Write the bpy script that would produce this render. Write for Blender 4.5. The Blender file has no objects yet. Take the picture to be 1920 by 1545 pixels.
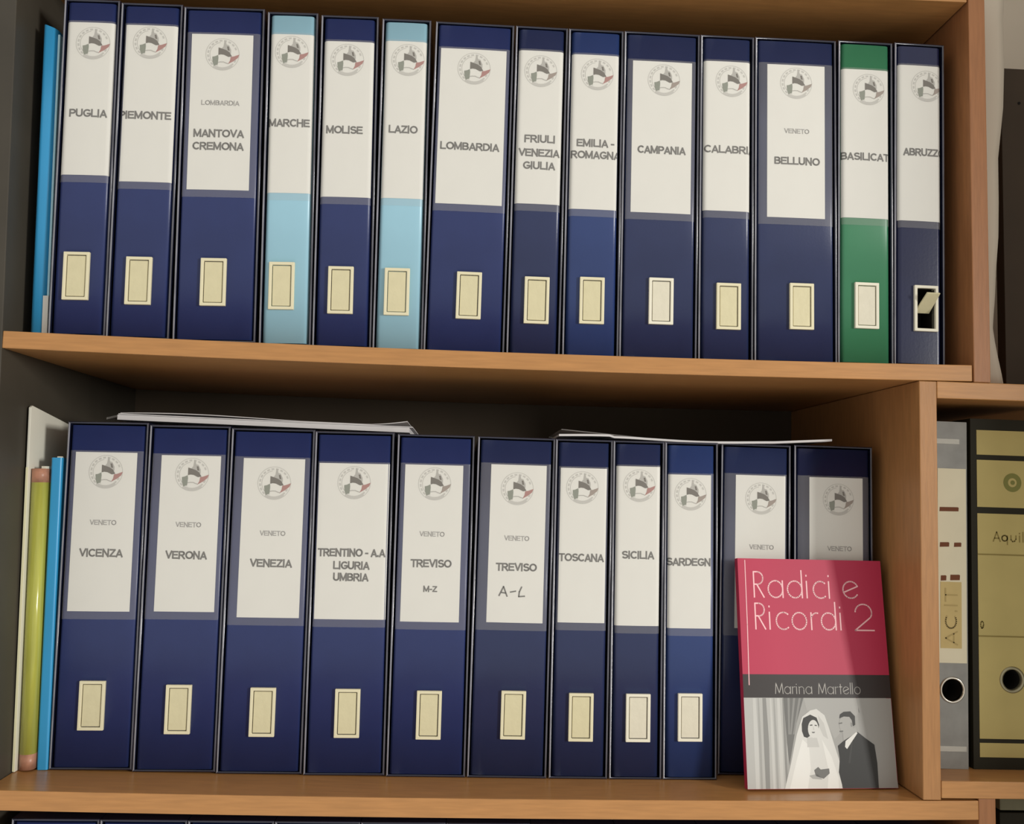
import bpy, bmesh, math, random
from mathutils import Matrix, Vector

random.seed(7)
D = bpy.data
SC = bpy.context.scene
COL = SC.collection

# ------------------------------------------------------------------ camera
cam_d = D.cameras.new('camera')
cam_d.sensor_fit = 'HORIZONTAL'
cam_d.sensor_width = 36.0
cam_d.lens = 36.0 * 1750.0 / 1920.0
cam_d.clip_start = 0.01
cam = D.objects.new('camera', cam_d)
COL.objects.link(cam)
YAW, PITCH, ROLL = 0.0511846, 0.0861828, 0.0280457
fwd = Vector((math.sin(YAW)*math.cos(PITCH), math.cos(YAW)*math.cos(PITCH), math.sin(PITCH)))
rgt = Vector((math.cos(YAW), -math.sin(YAW), 0))
upv = rgt.cross(fwd)
r2 = math.cos(ROLL)*rgt + math.sin(ROLL)*upv
u2 = -math.sin(ROLL)*rgt + math.cos(ROLL)*upv
m = Matrix.Identity(4)
for i in range(3):
    m[i][0], m[i][1], m[i][2] = r2[i], u2[i], -fwd[i]
m.translation = Vector((0.0, -0.91702, 0.28827))
cam.matrix_world = m
SC.camera = cam

# ------------------------------------------------------------------ light
W = D.worlds.new('room_light'); SC.world = W
W.use_nodes = True
bg = W.node_tree.nodes['Background']
bg.inputs[0].default_value = (1.0, 0.965, 0.895, 1)
bg.inputs[1].default_value = 0.66

def area(name, loc, target, sx, sy, power, color):
    l = D.lights.new(name, 'AREA'); l.shape = 'RECTANGLE'
    l.size, l.size_y = sx, sy
    l.energy = power; l.color = color
    o = D.objects.new(name, l); COL.objects.link(o)
    o.location = loc
    o.rotation_euler = (Vector(target)-Vector(loc)).to_track_quat('-Z', 'Y').to_euler()
    return o
# daylight from a window to the right of the photographer
area('window_light', (3.30, -2.65, 0.75), (0.0, 0.0, 0.40), 0.50, 0.75, 120.0, (1.0, 0.98, 0.93))

SC.view_settings.view_transform = 'Standard'
SC.view_settings.look = 'None'
SC.view_settings.gamma = 1.0
SC.view_settings.use_curve_mapping = False
SC.view_settings.exposure = 0.0

# ------------------------------------------------------------------ helpers
def tag(o, label=None, cat=None, group=None, kind=None):
    if label: o['label'] = label
    if cat: o['category'] = cat
    if group: o['group'] = group
    if kind: o['kind'] = kind
    return o

def empty(name, loc=(0, 0, 0), rot=(0, 0, 0)):
    o = D.objects.new(name, None); COL.objects.link(o)
    o.empty_display_size = 0.02
    o.location = loc; o.rotation_euler = rot
    return o

class MB:
    """collects shapes, then links them as one mesh object"""
    def __init__(self):
        self.bm = bmesh.new()
    def box(self, x0, x1, y0, y1, z0, z1, mi=0):
        v = [self.bm.verts.new(c) for c in ((x0,y0,z0),(x1,y0,z0),(x1,y1,z0),(x0,y1,z0),(x0,y0,z1),(x1,y0,z1),(x1,y1,z1),(x0,y1,z1))]
        for f in ((0,3,2,1),(4,5,6,7),(0,1,5,4),(1,2,6,5),(2,3,7,6),(3,0,4,7)):
            self.bm.faces.new([v[i] for i in f]).material_index = mi
    def quadgrid(self, fn, nu, nv, mi=0, smooth=True):
        g = [[self.bm.verts.new(fn(i/nu, j/nv)) for j in range(nv+1)] for i in range(nu+1)]
        for i in range(nu):
            for j in range(nv):
                f = self.bm.faces.new((g[i][j], g[i+1][j], g[i+1][j+1], g[i][j+1]))
                f.material_index = mi; f.smooth = smooth
    def prism(self, prof, z0, z1, mi=0, smooth=False):
        """closed profile in x,y (counter-clockwise from above), extruded along z"""
        a = [self.bm.verts.new((x, y, z0)) for x, y in prof]
        b = [self.bm.verts.new((x, y, z1)) for x, y in prof]
        n = len(prof)
        for i in range(n):
            f = self.bm.faces.new((a[i], a[(i+1)%n], b[(i+1)%n], b[i])); f.material_index = mi; f.smooth = smooth
        self.bm.faces.new(a[::-1]).material_index = mi
        self.bm.faces.new(b).material_index = mi
    def poly(self, pts, y, mi=0, close=0.0):
        """flat printed shape in x,z facing -y"""
        v = [self.bm.verts.new((x, y, z)) for x, z in pts]
        f = self.bm.faces.new(v); f.material_index = mi
        f.normal_update()
        if f.normal.y > 0: f.normal_flip()
    def ribbon(self, pts, wd, y, mi=0):
        h = wd/2
        for (x0, z0), (x1, z1) in zip(pts[:-1], pts[1:]):
            dx, dz = x1-x0, z1-z0
            L = math.hypot(dx, dz) or 1e-9
            ex, ez = dx/L*h*0.6, dz/L*h*0.6
            nx, nz = -dz/L*h, dx/L*h
            self.poly([(x0-ex+nx, z0-ez+nz), (x0-ex-nx, z0-ez-nz), (x1+ex-nx, z1+ez-nz), (x1+ex+nx, z1+ez+nz)], y, mi)
    def build(self, name, mats, parent=None, bevel=0.0, segs=2, smooth=False):
        me = D.meshes.new(name)
        self.bm.normal_update()
        self.bm.to_mesh(me); self.bm.free()
        for mt in (mats if isinstance(mats, (list, tuple)) else [mats]):
            me.materials.append(mt)
        if smooth:
            for p in me.polygons: p.use_smooth = True
        o = D.objects.new(name, me); COL.objects.link(o)
        if parent: o.parent = parent
        if bevel:
            b = o.modifiers.new('soft_edges', 'BEVEL'); b.width = bevel; b.segments = segs
            b.limit_method = 'ANGLE'; b.angle_limit = math.radians(40)
            b.harden_normals = False
        return o

def cut(o, cutter_mb):
    """cut a real hole with a boolean and bake it into the mesh"""
    c = cutter_mb.build('hole_cutter', [], o)
    md = o.modifiers.new('hole', 'BOOLEAN'); md.operation = 'DIFFERENCE'; md.object = c; md.solver = 'EXACT'
    bpy.context.view_layer.update()
    dg = bpy.context.evaluated_depsgraph_get()
    me = D.meshes.new_from_object(o.evaluated_get(dg))
    o.modifiers.clear(); o.data = me
    D.objects.remove(c)

def mat(name, col, rough=0.5, spec=0.5, var=0.0, vscale=30, bump=0.0, bscale=200, metal=0.0, coat=0.0, stretch=None):
    mt = D.materials.new(name); mt.use_nodes = True
    nt = mt.node_tree; b = nt.nodes['Principled BSDF']
    b.inputs['Base Color'].default_value = (*col, 1)
    b.inputs['Roughness'].default_value = rough
    b.inputs['Specular IOR Level'].default_value = spec
    b.inputs['Metallic'].default_value = metal
    b.inputs['Coat Weight'].default_value = coat
    b.inputs['Coat Roughness'].default_value = 0.15
    if var or bump:
        tc = nt.nodes.new('ShaderNodeTexCoord'); mp = nt.nodes.new('ShaderNodeMapping')
        nt.links.new(tc.outputs['Object'], mp.inputs['Vector'])
        if stretch: mp.inputs['Scale'].default_value = stretch
    if var:
        nz = nt.nodes.new('ShaderNodeTexNoise'); nz.inputs['Scale'].default_value = vscale; nz.inputs['Detail'].default_value = 5
        nt.links.new(mp.outputs['Vector'], nz.inputs['Vector'])
        rp = nt.nodes.new('ShaderNodeValToRGB')
        rp.color_ramp.elements[0].position = 0.3; rp.color_ramp.elements[1].position = 0.7
        rp.color_ramp.elements[0].color = (*[c*(1-var) for c in col], 1)
        rp.color_ramp.elements[1].color = (*[min(1, c*(1+var)) for c in col], 1)
        nt.links.new(nz.outputs['Fac'], rp.inputs['Fac'])
        nt.links.new(rp.outputs['Color'], b.inputs['Base Color'])
    if bump:
        n2 = nt.nodes.new('ShaderNodeTexNoise'); n2.inputs['Scale'].default_value = bscale; n2.inputs['Detail'].default_value = 3
        nt.links.new(mp.outputs['Vector'], n2.inputs['Vector'])
        bp = nt.nodes.new('ShaderNodeBump'); bp.inputs['Strength'].default_value = bump; bp.inputs['Distance'].default_value = 0.001
        nt.links.new(n2.outputs['Fac'], bp.inputs['Height'])
        nt.links.new(bp.outputs['Normal'], b.inputs['Normal'])
    return mt

def clear_film(name, col, fac, rough=0.25):
    mt = D.materials.new(name); mt.use_nodes = True
    nt = mt.node_tree; b = nt.nodes['Principled BSDF']; out = nt.nodes['Material Output']
    b.inputs['Base Color'].default_value = (*col, 1); b.inputs['Roughness'].default_value = rough
    tr = nt.nodes.new('ShaderNodeBsdfTransparent'); mx = nt.nodes.new('ShaderNodeMixShader')
    mx.inputs[0].default_value = fac
    nt.links.new(tr.outputs[0], mx.inputs[1]); nt.links.new(b.outputs[0], mx.inputs[2])
    nt.links.new(mx.outputs[0], out.inputs[0])
    return mt

WOOD = (0.46, 0.220, 0.074)
M = {
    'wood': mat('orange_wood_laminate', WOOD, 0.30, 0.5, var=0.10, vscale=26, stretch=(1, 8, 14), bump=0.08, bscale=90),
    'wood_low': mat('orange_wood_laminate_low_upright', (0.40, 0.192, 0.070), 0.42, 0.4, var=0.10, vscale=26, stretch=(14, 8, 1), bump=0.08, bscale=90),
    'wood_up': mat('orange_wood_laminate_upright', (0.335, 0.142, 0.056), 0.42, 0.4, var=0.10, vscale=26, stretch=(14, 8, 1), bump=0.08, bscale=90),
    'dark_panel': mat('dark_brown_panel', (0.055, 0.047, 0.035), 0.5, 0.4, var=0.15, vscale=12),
    'brown_board': mat('dark_brown_board', (0.052, 0.034, 0.02), 0.55, 0.3, var=0.15, vscale=10),
    'blocker_brown': mat('light_blocker_brown', (0.20, 0.15, 0.10), 0.8, 0.2, var=0.04, vscale=6),  # for the added light blocker out of view
    'back': mat('grey_brown_back_board', (0.085, 0.064, 0.044), 0.7, 0.2, var=0.08, vscale=8),
    'wall': mat('beige_wall_paint', (0.72, 0.63, 0.51), 0.8, 0.2, var=0.04, vscale=6),
    'navy': mat('navy_binder_vinyl', (0.021, 0.034, 0.128), 0.38, 0.5, var=0.10, vscale=14, bump=0.06, bscale=420),
    'navy_grey': mat('slate_navy_binder_vinyl', (0.022, 0.032, 0.095), 0.32, 0.5, var=0.10, vscale=14, bump=0.06, bscale=420),
    'navy_bright': mat('bright_navy_binder_vinyl', (0.026, 0.050, 0.165), 0.32, 0.5, var=0.08, vscale=14, bump=0.06, bscale=420),
    'navy_dark': mat('dark_navy_binder_vinyl', (0.010, 0.014, 0.055), 0.30, 0.5, var=0.10, vscale=14, bump=0.06, bscale=420),
    'case': mat('navy_slipcase_vinyl', (0.010, 0.012, 0.030), 0.22, 0.6, coat=0.5),
    'rim_glint': mat('painted_rim_glint', (0.20, 0.20, 0.235), 0.18, 0.7, coat=1.0, var=0.35, vscale=25, stretch=(0.2, 0.2, 1)),  # pale grey stands in for window glints on the left rims
    'rim_glint_dim': mat('painted_rim_glint_dim', (0.075, 0.075, 0.095), 0.25, 0.6, coat=0.6, var=0.5, vscale=20, stretch=(0.2, 0.2, 1)),  # fainter painted glint for the right rims
    'sky': mat('light_blue_binder_vinyl', (0.32, 0.56, 0.68), 0.35, 0.5, var=0.04, vscale=14),
    'green': mat('green_binder_vinyl', (0.045, 0.215, 0.105), 0.35, 0.5, var=0.06, vscale=14),
    'paper': mat('white_label_paper', (0.80, 0.785, 0.73), 0.8, 0.2, var=0.015, vscale=25),
    'ink': mat('grey_black_ink', (0.155, 0.15, 0.14), 0.7, 0.2),
    'ink_faint': mat('faint_grey_ink', (0.36, 0.35, 0.335), 0.7, 0.2),
    'ring_ink': mat('pale_grey_ink', (0.57, 0.555, 0.515), 0.7, 0.2),
    'ring_ink_dark': mat('mid_grey_ink', (0.47, 0.455, 0.42), 0.7, 0.2),
    'hull_ink': mat('dark_hull_ink', (0.15, 0.135, 0.115), 0.7, 0.2),
    'flag_green': mat('dull_green_ink', (0.25, 0.27, 0.22), 0.7, 0.2),
    'flag_dull': mat('dull_brown_ink', (0.34, 0.28, 0.24), 0.7, 0.2),
    'flag_red': mat('dull_red_ink', (0.42, 0.20, 0.18), 0.7, 0.2),
    'cream': mat('cream_plastic', (0.74, 0.68, 0.47), 0.45, 0.4, bump=0.05, bscale=150),
    'cream_flap': mat('cream_plastic_flap', (0.66, 0.60, 0.385), 0.5, 0.35, var=0.03, vscale=60, bump=0.5, bscale=120),
    'white_flap': mat('off_white_plastic_flap', (0.70, 0.655, 0.52), 0.5, 0.35, var=0.03, vscale=60, bump=0.5, bscale=120),
    'white_plastic': mat('off_white_plastic', (0.80, 0.76, 0.62), 0.45, 0.4, bump=0.05, bscale=150),
    'hole': mat('dark_binder_inside', (0.012, 0.010, 0.008), 0.8, 0.2),
    'pocket': clear_film('clear_label_pocket', (0.60, 0.58, 0.55), 0.15),
    'sleeve': clear_film('clear_plastic_sleeve', (0.55, 0.54, 0.52), 0.38),
    'tape': clear_film('clear_sticky_tape', (0.80, 0.78, 0.70), 0.45),
    'blue_folder': mat('bright_blue_plastic', (0.035, 0.31, 0.60), 0.35, 0.5, var=0.06, vscale=10),
    'blue_edge': mat('pale_blue_plastic_edge', (0.42, 0.70, 0.82), 0.3, 0.5),
    'white_card': mat('white_card', (0.72, 0.70, 0.60), 0.6, 0.3, var=0.04, vscale=12),
    'cream_card': mat('pale_yellow_card', (0.80, 0.76, 0.50), 0.6, 0.3),
    'lime': mat('yellow_green_cover', (0.46, 0.46, 0.085), 0.22, 0.6, var=0.15, vscale=22, stretch=(6, 6, 0.6), bump=0.3, bscale=40),
    'red_end': mat('faded_red_cover', (0.46, 0.22, 0.14), 0.4, 0.5, var=0.45, vscale=45, bump=0.3, bscale=40),
    'page': mat('page_edges', (0.72, 0.68, 0.56), 0.8, 0.2),
    'sheet': mat('loose_white_paper', (0.62, 0.60, 0.60), 0.75, 0.2),
    'pink': mat('glossy_pink_cover', (0.47, 0.030, 0.078), 0.42, 0.4, var=0.03, vscale=8),
    'pink_print': mat('pale_pink_print', (0.90, 0.52, 0.54), 0.4, 0.4),
    'band': mat('dark_grey_print', (0.034, 0.027, 0.026), 0.42, 0.4),
    'band_print': mat('grey_print', (0.42, 0.40, 0.37), 0.4, 0.4),
    'grey_vinyl': mat('grey_marbled_cover', (0.26, 0.255, 0.235), 0.45, 0.4, var=0.12, vscale=50),
    'cream_paper': mat('cream_label_paper', (0.72, 0.655, 0.48), 0.8, 0.2, var=0.03, vscale=30),
    'yellow_paper': mat('yellow_spine_paper', (0.47, 0.375, 0.14), 0.6, 0.3, var=0.05, vscale=20),
    'olive_print': mat('olive_print', (0.25, 0.19, 0.06), 0.7, 0.2),
    'olive_stamp': mat('olive_green_stamp', (0.20, 0.19, 0.055), 0.7, 0.2),
    'black_vinyl': mat('black_binder_cover', (0.020, 0.017, 0.009), 0.6, 0.2),
    'metal': mat('polished_ring_metal', (0.72, 0.68, 0.60), 0.22, 0.5, metal=1.0),
    'dull_metal': mat('tarnished_ring_metal', (0.34, 0.31, 0.20), 0.4, 0.5, metal=0.8),
    'brown_ink': mat('red_brown_marker', (0.16, 0.055, 0.025), 0.7, 0.2),
    'old_paper': mat('yellowed_label_paper', (0.56, 0.43, 0.19), 0.8, 0.2, var=0.06, vscale=40),
    'old_ink': mat('faded_brown_pencil', (0.43, 0.325, 0.135), 0.8, 0.2),
    'grey_green': mat('grey_green_box_card', (0.16, 0.15, 0.09), 0.6, 0.3, var=0.15, vscale=30),
}
def grey(v, r=0.35):
    k = 'print_grey_%d' % int(v*1000)
    if k not in M: M[k] = mat(k.replace('0.', ''), (v, v*0.985, v*0.93), r, 0.4)
    return M[k]

# ------------------------------------------------------------------ structure
mb = MB(); mb.box(-2.2, 2.2, 0.402, 0.44, -1.2, 1.9)
tag(mb.build('wall_back', M['wall']), kind='structure')
mb = MB(); mb.box(1.14, 1.22, -0.60, 0.4015, -1.2, 1.9)  # unseen slab, added to block light so the right side dims
tag(mb.build('light_blocker_right', M['blocker_brown']), kind='structure')

# shelves sag a few millimetres in the middle
XL, XR = -0.4475, 0.515
Z0, Z1, Z2 = 0.0, 0.43033, 0.8345
def sag(x, s): return -s*(1-((x-0.02)/0.46)**2)
SAG = {0: 0.00296, 1: 0.00341, 2: 0.0034, 3: 0.0}

def shelf_mesh(x0, x1, y0, y1, ztop, th, s, n=28):
    b = MB()
    ring = []
    for i in range(n+1):
        x = x0+(x1-x0)*i/n; d = sag(x, s)
        ring.append([b.bm.verts.new(c) for c in ((x, y0, ztop-th+d), (x, y1, ztop-th+d), (x, y1, ztop+d), (x, y0, ztop+d))])
    for i in range(n):
        p, q = ring[i], ring[i+1]
        for k in range(4):
            b.bm.faces.new((p[k], p[(k+1) % 4], q[(k+1) % 4], q[k]))
    b.bm.faces.new(ring[0][::-1]); b.bm.faces.new(ring[-1])
    bmesh.ops.recalc_face_normals(b.bm, faces=b.bm.faces[:])
    return b

bc = empty('bookcase', (0.034, 0.19, -0.45))
tag(bc, 'orange-brown wooden bookcase whose two full shelves carry the blue binders', 'bookcase')
def in_bc(b, name, mt, bevel=0.0008):
    o = b.build(name, mt, None, bevel)
    o.parent = bc; o.matrix_parent_inverse = Matrix.Translation(bc.location).inverted()
    return o
TH = 0.0182
in_bc(shelf_mesh(-0.4335, XR, 0.0, 0.37, Z0, TH, SAG[0]), 'shelf', M['wood'])
in_bc(shelf_mesh(XL, XR, 0.0, 0.37, Z1, 0.0168, SAG[1]), 'shelf', M['wood'])
in_bc(shelf_mesh(-0.462, XR, 0.0, 0.37, Z2, TH, SAG[2]), 'shelf', M['wood'])
in_bc(shelf_mesh(-0.42, XR, 0.0, 0.37, -0.3815, TH, 0.0), 'shelf', M['wood'])
# left side panel, very slightly out of plumb
b = MB()
def px(z): return -0.4337-0.0136*(z/0.43)
vs = []
for z in (-0.45, 0.86):
    vs.append([b.bm.verts.new(c) for c in ((px(z)-0.022, -0.001, z), (px(z)-0.0003, -0.001, z), (px(z)-0.0003, 0.385, z), (px(z)-0.022, 0.385, z))])
for k in range(4):
    b.bm.faces.new((vs[0][k], vs[0][(k+1) % 4], vs[1][(k+1) % 4], vs[1][k]))
b.bm.faces.new(vs[0][::-1]); b.bm.faces.new(vs[1])
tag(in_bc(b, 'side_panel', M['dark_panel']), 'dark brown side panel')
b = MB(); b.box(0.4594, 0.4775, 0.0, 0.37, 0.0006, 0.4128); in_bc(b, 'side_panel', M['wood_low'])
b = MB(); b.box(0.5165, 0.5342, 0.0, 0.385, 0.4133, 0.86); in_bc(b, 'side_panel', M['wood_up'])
b = MB(); b.box(-0.49, 0.515, 0.3705, 0.385, -0.45, 0.86); in_bc(b, 'back_panel', M['back'])

# the cabinet on the right, one level lower
rc = empty('cabinet', (0.74, 0.19, -0.45))
tag(rc, 'orange-brown wooden cabinet at right, holding the grey and yellow binders', 'cabinet')
def in_rc(b, name, mt, bevel=0.0008):
    o = b.build(name, mt, None, bevel)
    o.parent = rc; o.matrix_parent_inverse = Matrix.Translation(rc.location).inverted()
    return o
b = MB(); b.box(0.4779, 1.05, 0.0, 0.370, 0.3957, 0.4130); in_rc(b, 'top_board', M['wood'])
b = MB(); b.box(0.4779, 1.05, 0.0, 0.37, 0.0024, 0.0188); in_rc(b, 'shelf', M['wood'])
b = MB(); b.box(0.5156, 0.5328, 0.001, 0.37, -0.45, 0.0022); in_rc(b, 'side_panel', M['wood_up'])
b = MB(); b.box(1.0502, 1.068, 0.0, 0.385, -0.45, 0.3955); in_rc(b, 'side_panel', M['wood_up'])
b = MB(); b.box(0.5330, 1.0500, 0.0, 0.37, -0.3997, -0.3815); in_rc(b, 'shelf', M['wood'])
b = MB(); b.box(0.5158, 1.0500, 0.3705, 0.385, -0.45, 0.3955); in_rc(b, 'back_panel', M['back'])

# ------------------------------------------------------------------ lettering
def arc(cx, cz, r, a0, a1, n=14, rz=None):
    rz = rz or r
    return [(cx+r*math.cos(math.radians(a0+(a1-a0)*i/n)), cz+rz*math.sin(math.radians(a0+(a1-a0)*i/n))) for i in range(n+1)]

def caps(ch):
    """bold grotesque capitals as strokes, cap height 1, stroke 0.16 inside the box"""
    t, u = 0.08, 0.92
    E = lambda cx, rx, a0, a1, n=18: arc(cx, 0.5, rx, a0, a1, n, 0.42)
    if ch == 'A': return [[(.06,.0),(.36,u),(.66,.0)], [(.16,.28),(.56,.28)]], .74
    if ch == 'B': return [[(t,t),(t,u),(.34,u)]+arc(.36,.715,.2,90,-90,9)+[(t,.51)], [(.34,.51)]+arc(.39,.295,.215,90,-90,9)+[(t,t)]], .72
    if ch == 'C': return [E(.40,.33,48,312)], .76
    if ch == 'D': return [[(t,t),(t,u),(.30,u)]+arc(.30,.5,.36,90,-90,14,.42)+[(t,t)]], .76
    if ch == 'E': return [[(.60,u),(t,u),(t,t),(.62,t)], [(t,.52),(.56,.52)]], .70
    if ch == 'F': return [[(.58,u),(t,u),(t,.0)], [(t,.50),(.50,.50)]], .64
    if ch == 'G': return [E(.41,.34,48,330)+[(.705,.44),(.42,.44)]], .80
    if ch == 'H': return [[(t,.0),(t,1.0)], [(.62,.0),(.62,1.0)], [(t,.51),(.62,.51)]], .76
    if ch == 'I': return [[(.10,.0),(.10,1.0)]], .26
    if ch == 'L': return [[(t,1.0),(t,t),(.58,t)]], .64
    if ch == 'M': return [[(t,.0),(t,1.0)], [(.10,u),(.41,.10),(.72,u)], [(.74,1.0),(.74,.0)]], .88
    if ch == 'N': return [[(t,.0),(t,1.0)], [(.10,.94),(.60,.06)], [(.62,1.0),(.62,.0)]], .76
    if ch == 'O': return [E(.42,.34,0,360,26)], .86
    if ch == 'P': return [[(t,.0),(t,u),(.36,u)]+arc(.36,.69,.23,90,-90,10)+[(t,.46)]], .68
    if ch == 'R': return [[(t,.0),(t,u),(.38,u)]+arc(.38,.70,.22,90,-90,10)+[(t,.48)], [(.34,.46),(.66,.0)]], .75
    if ch == 'S': return [arc(.35,.715,.25,35,260,12,.205)[:-1]+arc(.35,.295,.27,80,-150,12,.215)], .70
    if ch == 'T': return [[(.02,u),(.62,u)], [(.32,u),(.32,.0)]], .66
    if ch == 'U': return [[(t,1.0),(t,.36)]+arc(.35,.36,.27,180,360,12,.28)+[(.62,1.0)]], .76
    if ch == 'V': return [[(.05,1.0),(.35,.08),(.65,1.0)]], .72
    if ch == 'Z': return [[(.05,u),(.58,u),(.06,t),(.62,t)]], .68
    if ch == 'Q': return [E(.42,.34,0,360,26), [(.48,.28),(.76,-.02)]], .86
    if ch == '-': return [[(.04,.42),(.32,.42)]], .40
    if ch == '.': return [[(.10,.02),(.10,.16)]], .26
    return [], .30

def add_text(b, s, cx, cz, w, h, yfn, clip=None, mi=0, bold=0.15, rot=0.0):
    adv = 0; strokes = []
    for ch in s:
        g, a_ = caps(ch)
        strokes += [[(p[0]+adv, p[1]) for p in st] for st in g]; adv += a_
    x0 = min(p[0] for st in strokes for p in st)-bold/2; x1 = max(p[0] for st in strokes for p in st)+bold/2
    sub = MB(); kx = w/(x1-x0)
    for st in strokes:
        # ribbons in real proportions so every stroke keeps its thickness
        sub.ribbon([((p[0]-(x0+x1)/2)*kx, (p[1]-0.5)*h) for p in st], bold*h, 0.0, mi)
    c, sn = math.cos(rot), math.sin(rot)
    for v in sub.bm.verts:
        X, Z = v.co.x, v.co.z
        v.co = Vector((cx+X*c-Z*sn, 0, cz+X*sn+Z*c))
    if clip:
        for xc, nx in ((clip[0], -1), (clip[1], 1)):
            bmesh.ops.bisect_plane(sub.bm, geom=sub.bm.verts[:]+sub.bm.edges[:]+sub.bm.faces[:], plane_co=(xc, 0, 0), plane_no=(nx, 0, 0), clear_outer=True)
        # extra cuts so the letters follow the rounded spine edges
        for q in range(1, 9):
            for xc in (clip[0]+0.0006*q, clip[1]-0.0006*q):
                bmesh.ops.bisect_plane(sub.bm, geom=sub.bm.verts[:]+sub.bm.edges[:]+sub.bm.faces[:], plane_co=(xc, 0, 0), plane_no=(1, 0, 0))
    mp = {v: b.bm.verts.new((v.co.x, yfn(v.co.x), v.co.z)) for v in sub.bm.verts}
    for f in sub.bm.faces:
        nf = b.bm.faces.new([mp[v] for v in f.verts]); nf.material_index = mi
        nf.normal_update()
        if nf.normal.y > 0: nf.normal_flip()
    sub.bm.free()

def disc(b, cx, cz, r, y, mi, n=20, rz=None):
    b.poly(arc(cx, cz, r, 0, 360-360/n, n-1, rz), y, mi)

# thin geometric letters of the book title, cap height 1
def glyph(ch):
    if ch == 'R': return [[(0,0),(0,1)], [(0,1),(.17,1)]+arc(.17,.755,.245,90,-90,12)+[(0,.51)], [(.13,.51),(.44,0)]], .64
    if ch == 'a': return [arc(.33,.33,.33,0,360,24), [(.66,0),(.66,.66)]], .88
    if ch == 'd': return [arc(.33,.33,.33,0,360,24), [(.66,0),(.66,1.08)]], .88
    if ch == 'i': return [[(0,0),(0,.66)], [(0,.86),(0,.90)]], .30
    if ch == 'c': return [arc(.33,.33,.33,50,310,20)], .72
    if ch == 'e': return [arc(.33,.33,.33,25,325,22), [(.06,.24),(.63,.47)]], .84
    if ch == 'o': return [arc(.33,.33,.33,0,360,24)], .88
    if ch == 'r': return [[(0,0),(0,.66)], arc(.25,.40,.25,180,75,8)], .46
    if ch == 'n': return [[(0,0),(0,.66)], arc(.26,.40,.26,180,0,12)+[(.52,0)]], .74
    if ch == 't': return [[(.13,0),(.13,.92)], [(0,.66),(.30,.66)]], .42
    if ch == 'l': return [[(0,0),(0,1.05)]], .22
    if ch == 'M': return [[(0,0),(.08,1),(.42,.06),(.76,1),(.84,0)]], 1.02
    if ch == '2': return [arc(.36,.68,.32,175,-35,16)+[(.0,.0),(.74,.0)]], .86
    return [], .55

def stroke_text(b, s, x0, x1, z, h, wd, y, mi):
    adv = 0; strokes = []
    for ch in s:
        g, a = glyph(ch)
        strokes += [[(px_+adv, pz) for px_, pz in st] for st in g]; adv += a
    mx = max(p[0] for st in strokes for p in st)
    k = (x1-x0)/mx
    for i, st in enumerate(strokes):
        b.ribbon([(x0+p[0]*k, z+p[1]*h) for p in st], wd, y-0.00001*i/len(strokes), mi)

# ------------------------------------------------------------------ ring binders in slipcases
HB = 0.349       # slipcase height
DEP = 0.285      # slipcase depth
WT = 0.0021      # slipcase wall

def slipcase_mb(w):
    """open box with a rounded, welded front rim"""
    b = MB(); bm = b.bm
    def ringv(x, z0, z1, y): return [bm.verts.new(c) for c in ((-x, y, z0), (x, y, z0), (x, y, z1), (-x, y, z1))]
    n = 6; rr = WT/2
    rings = []
    for i in range(n+1):
        a = math.pi*i/n
        d = rr-rr*math.cos(a)              # from the outside in
        rings.append(ringv(w/2-d, d, HB-d, rr-rr*math.sin(a)))
    ob = ringv(w/2, 0, HB, DEP); jb = ringv(w/2-WT, WT, HB-WT, DEP-WT)
    seq = [ob]+rings+[jb]
    for j, (p, q) in enumerate(zip(seq[:-1], seq[1:])):
        for k in range(4):
            m_ = (k+1) % 4
            f = bm.faces.new((p[k], p[m_], q[m_], q[k]))
            f.smooth = p is not ob and q is not jb
            if 2 <= j <= 5 and k in (1, 3): f.material_index = 1 if k == 3 else 2  # highlight lines painted on the vertical rims, left brighter than right
    bm.faces.new(ob[::-1]); bm.faces.new(jb)
    bmesh.ops.recalc_face_normals(bm, faces=bm.faces[:])
    return b

def spine_y(u, hw, r):
    d = abs(u)-(hw-r)
    base = 0.0006 + 0.0006*(u/hw)**2
    if d <= 0: return base
    d = min(d, r)
    return base + r-math.sqrt(max(0, r*r-d*d))

def rest_on_shelf(x, z, w, lean):
    """height at which a leaning box just touches the sagging shelf below it"""
    zs = (lambda q: Z1+sag(q, SAG[1])) if z > 0.2 else ((lambda q: Z0+sag(q, SAG[0])) if z > -0.1 else (lambda q: -0.3815))
    return max(zs(x+u)+u*math.sin(lean) for u in (-w/2, 0, w/2))+0.0003

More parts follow.
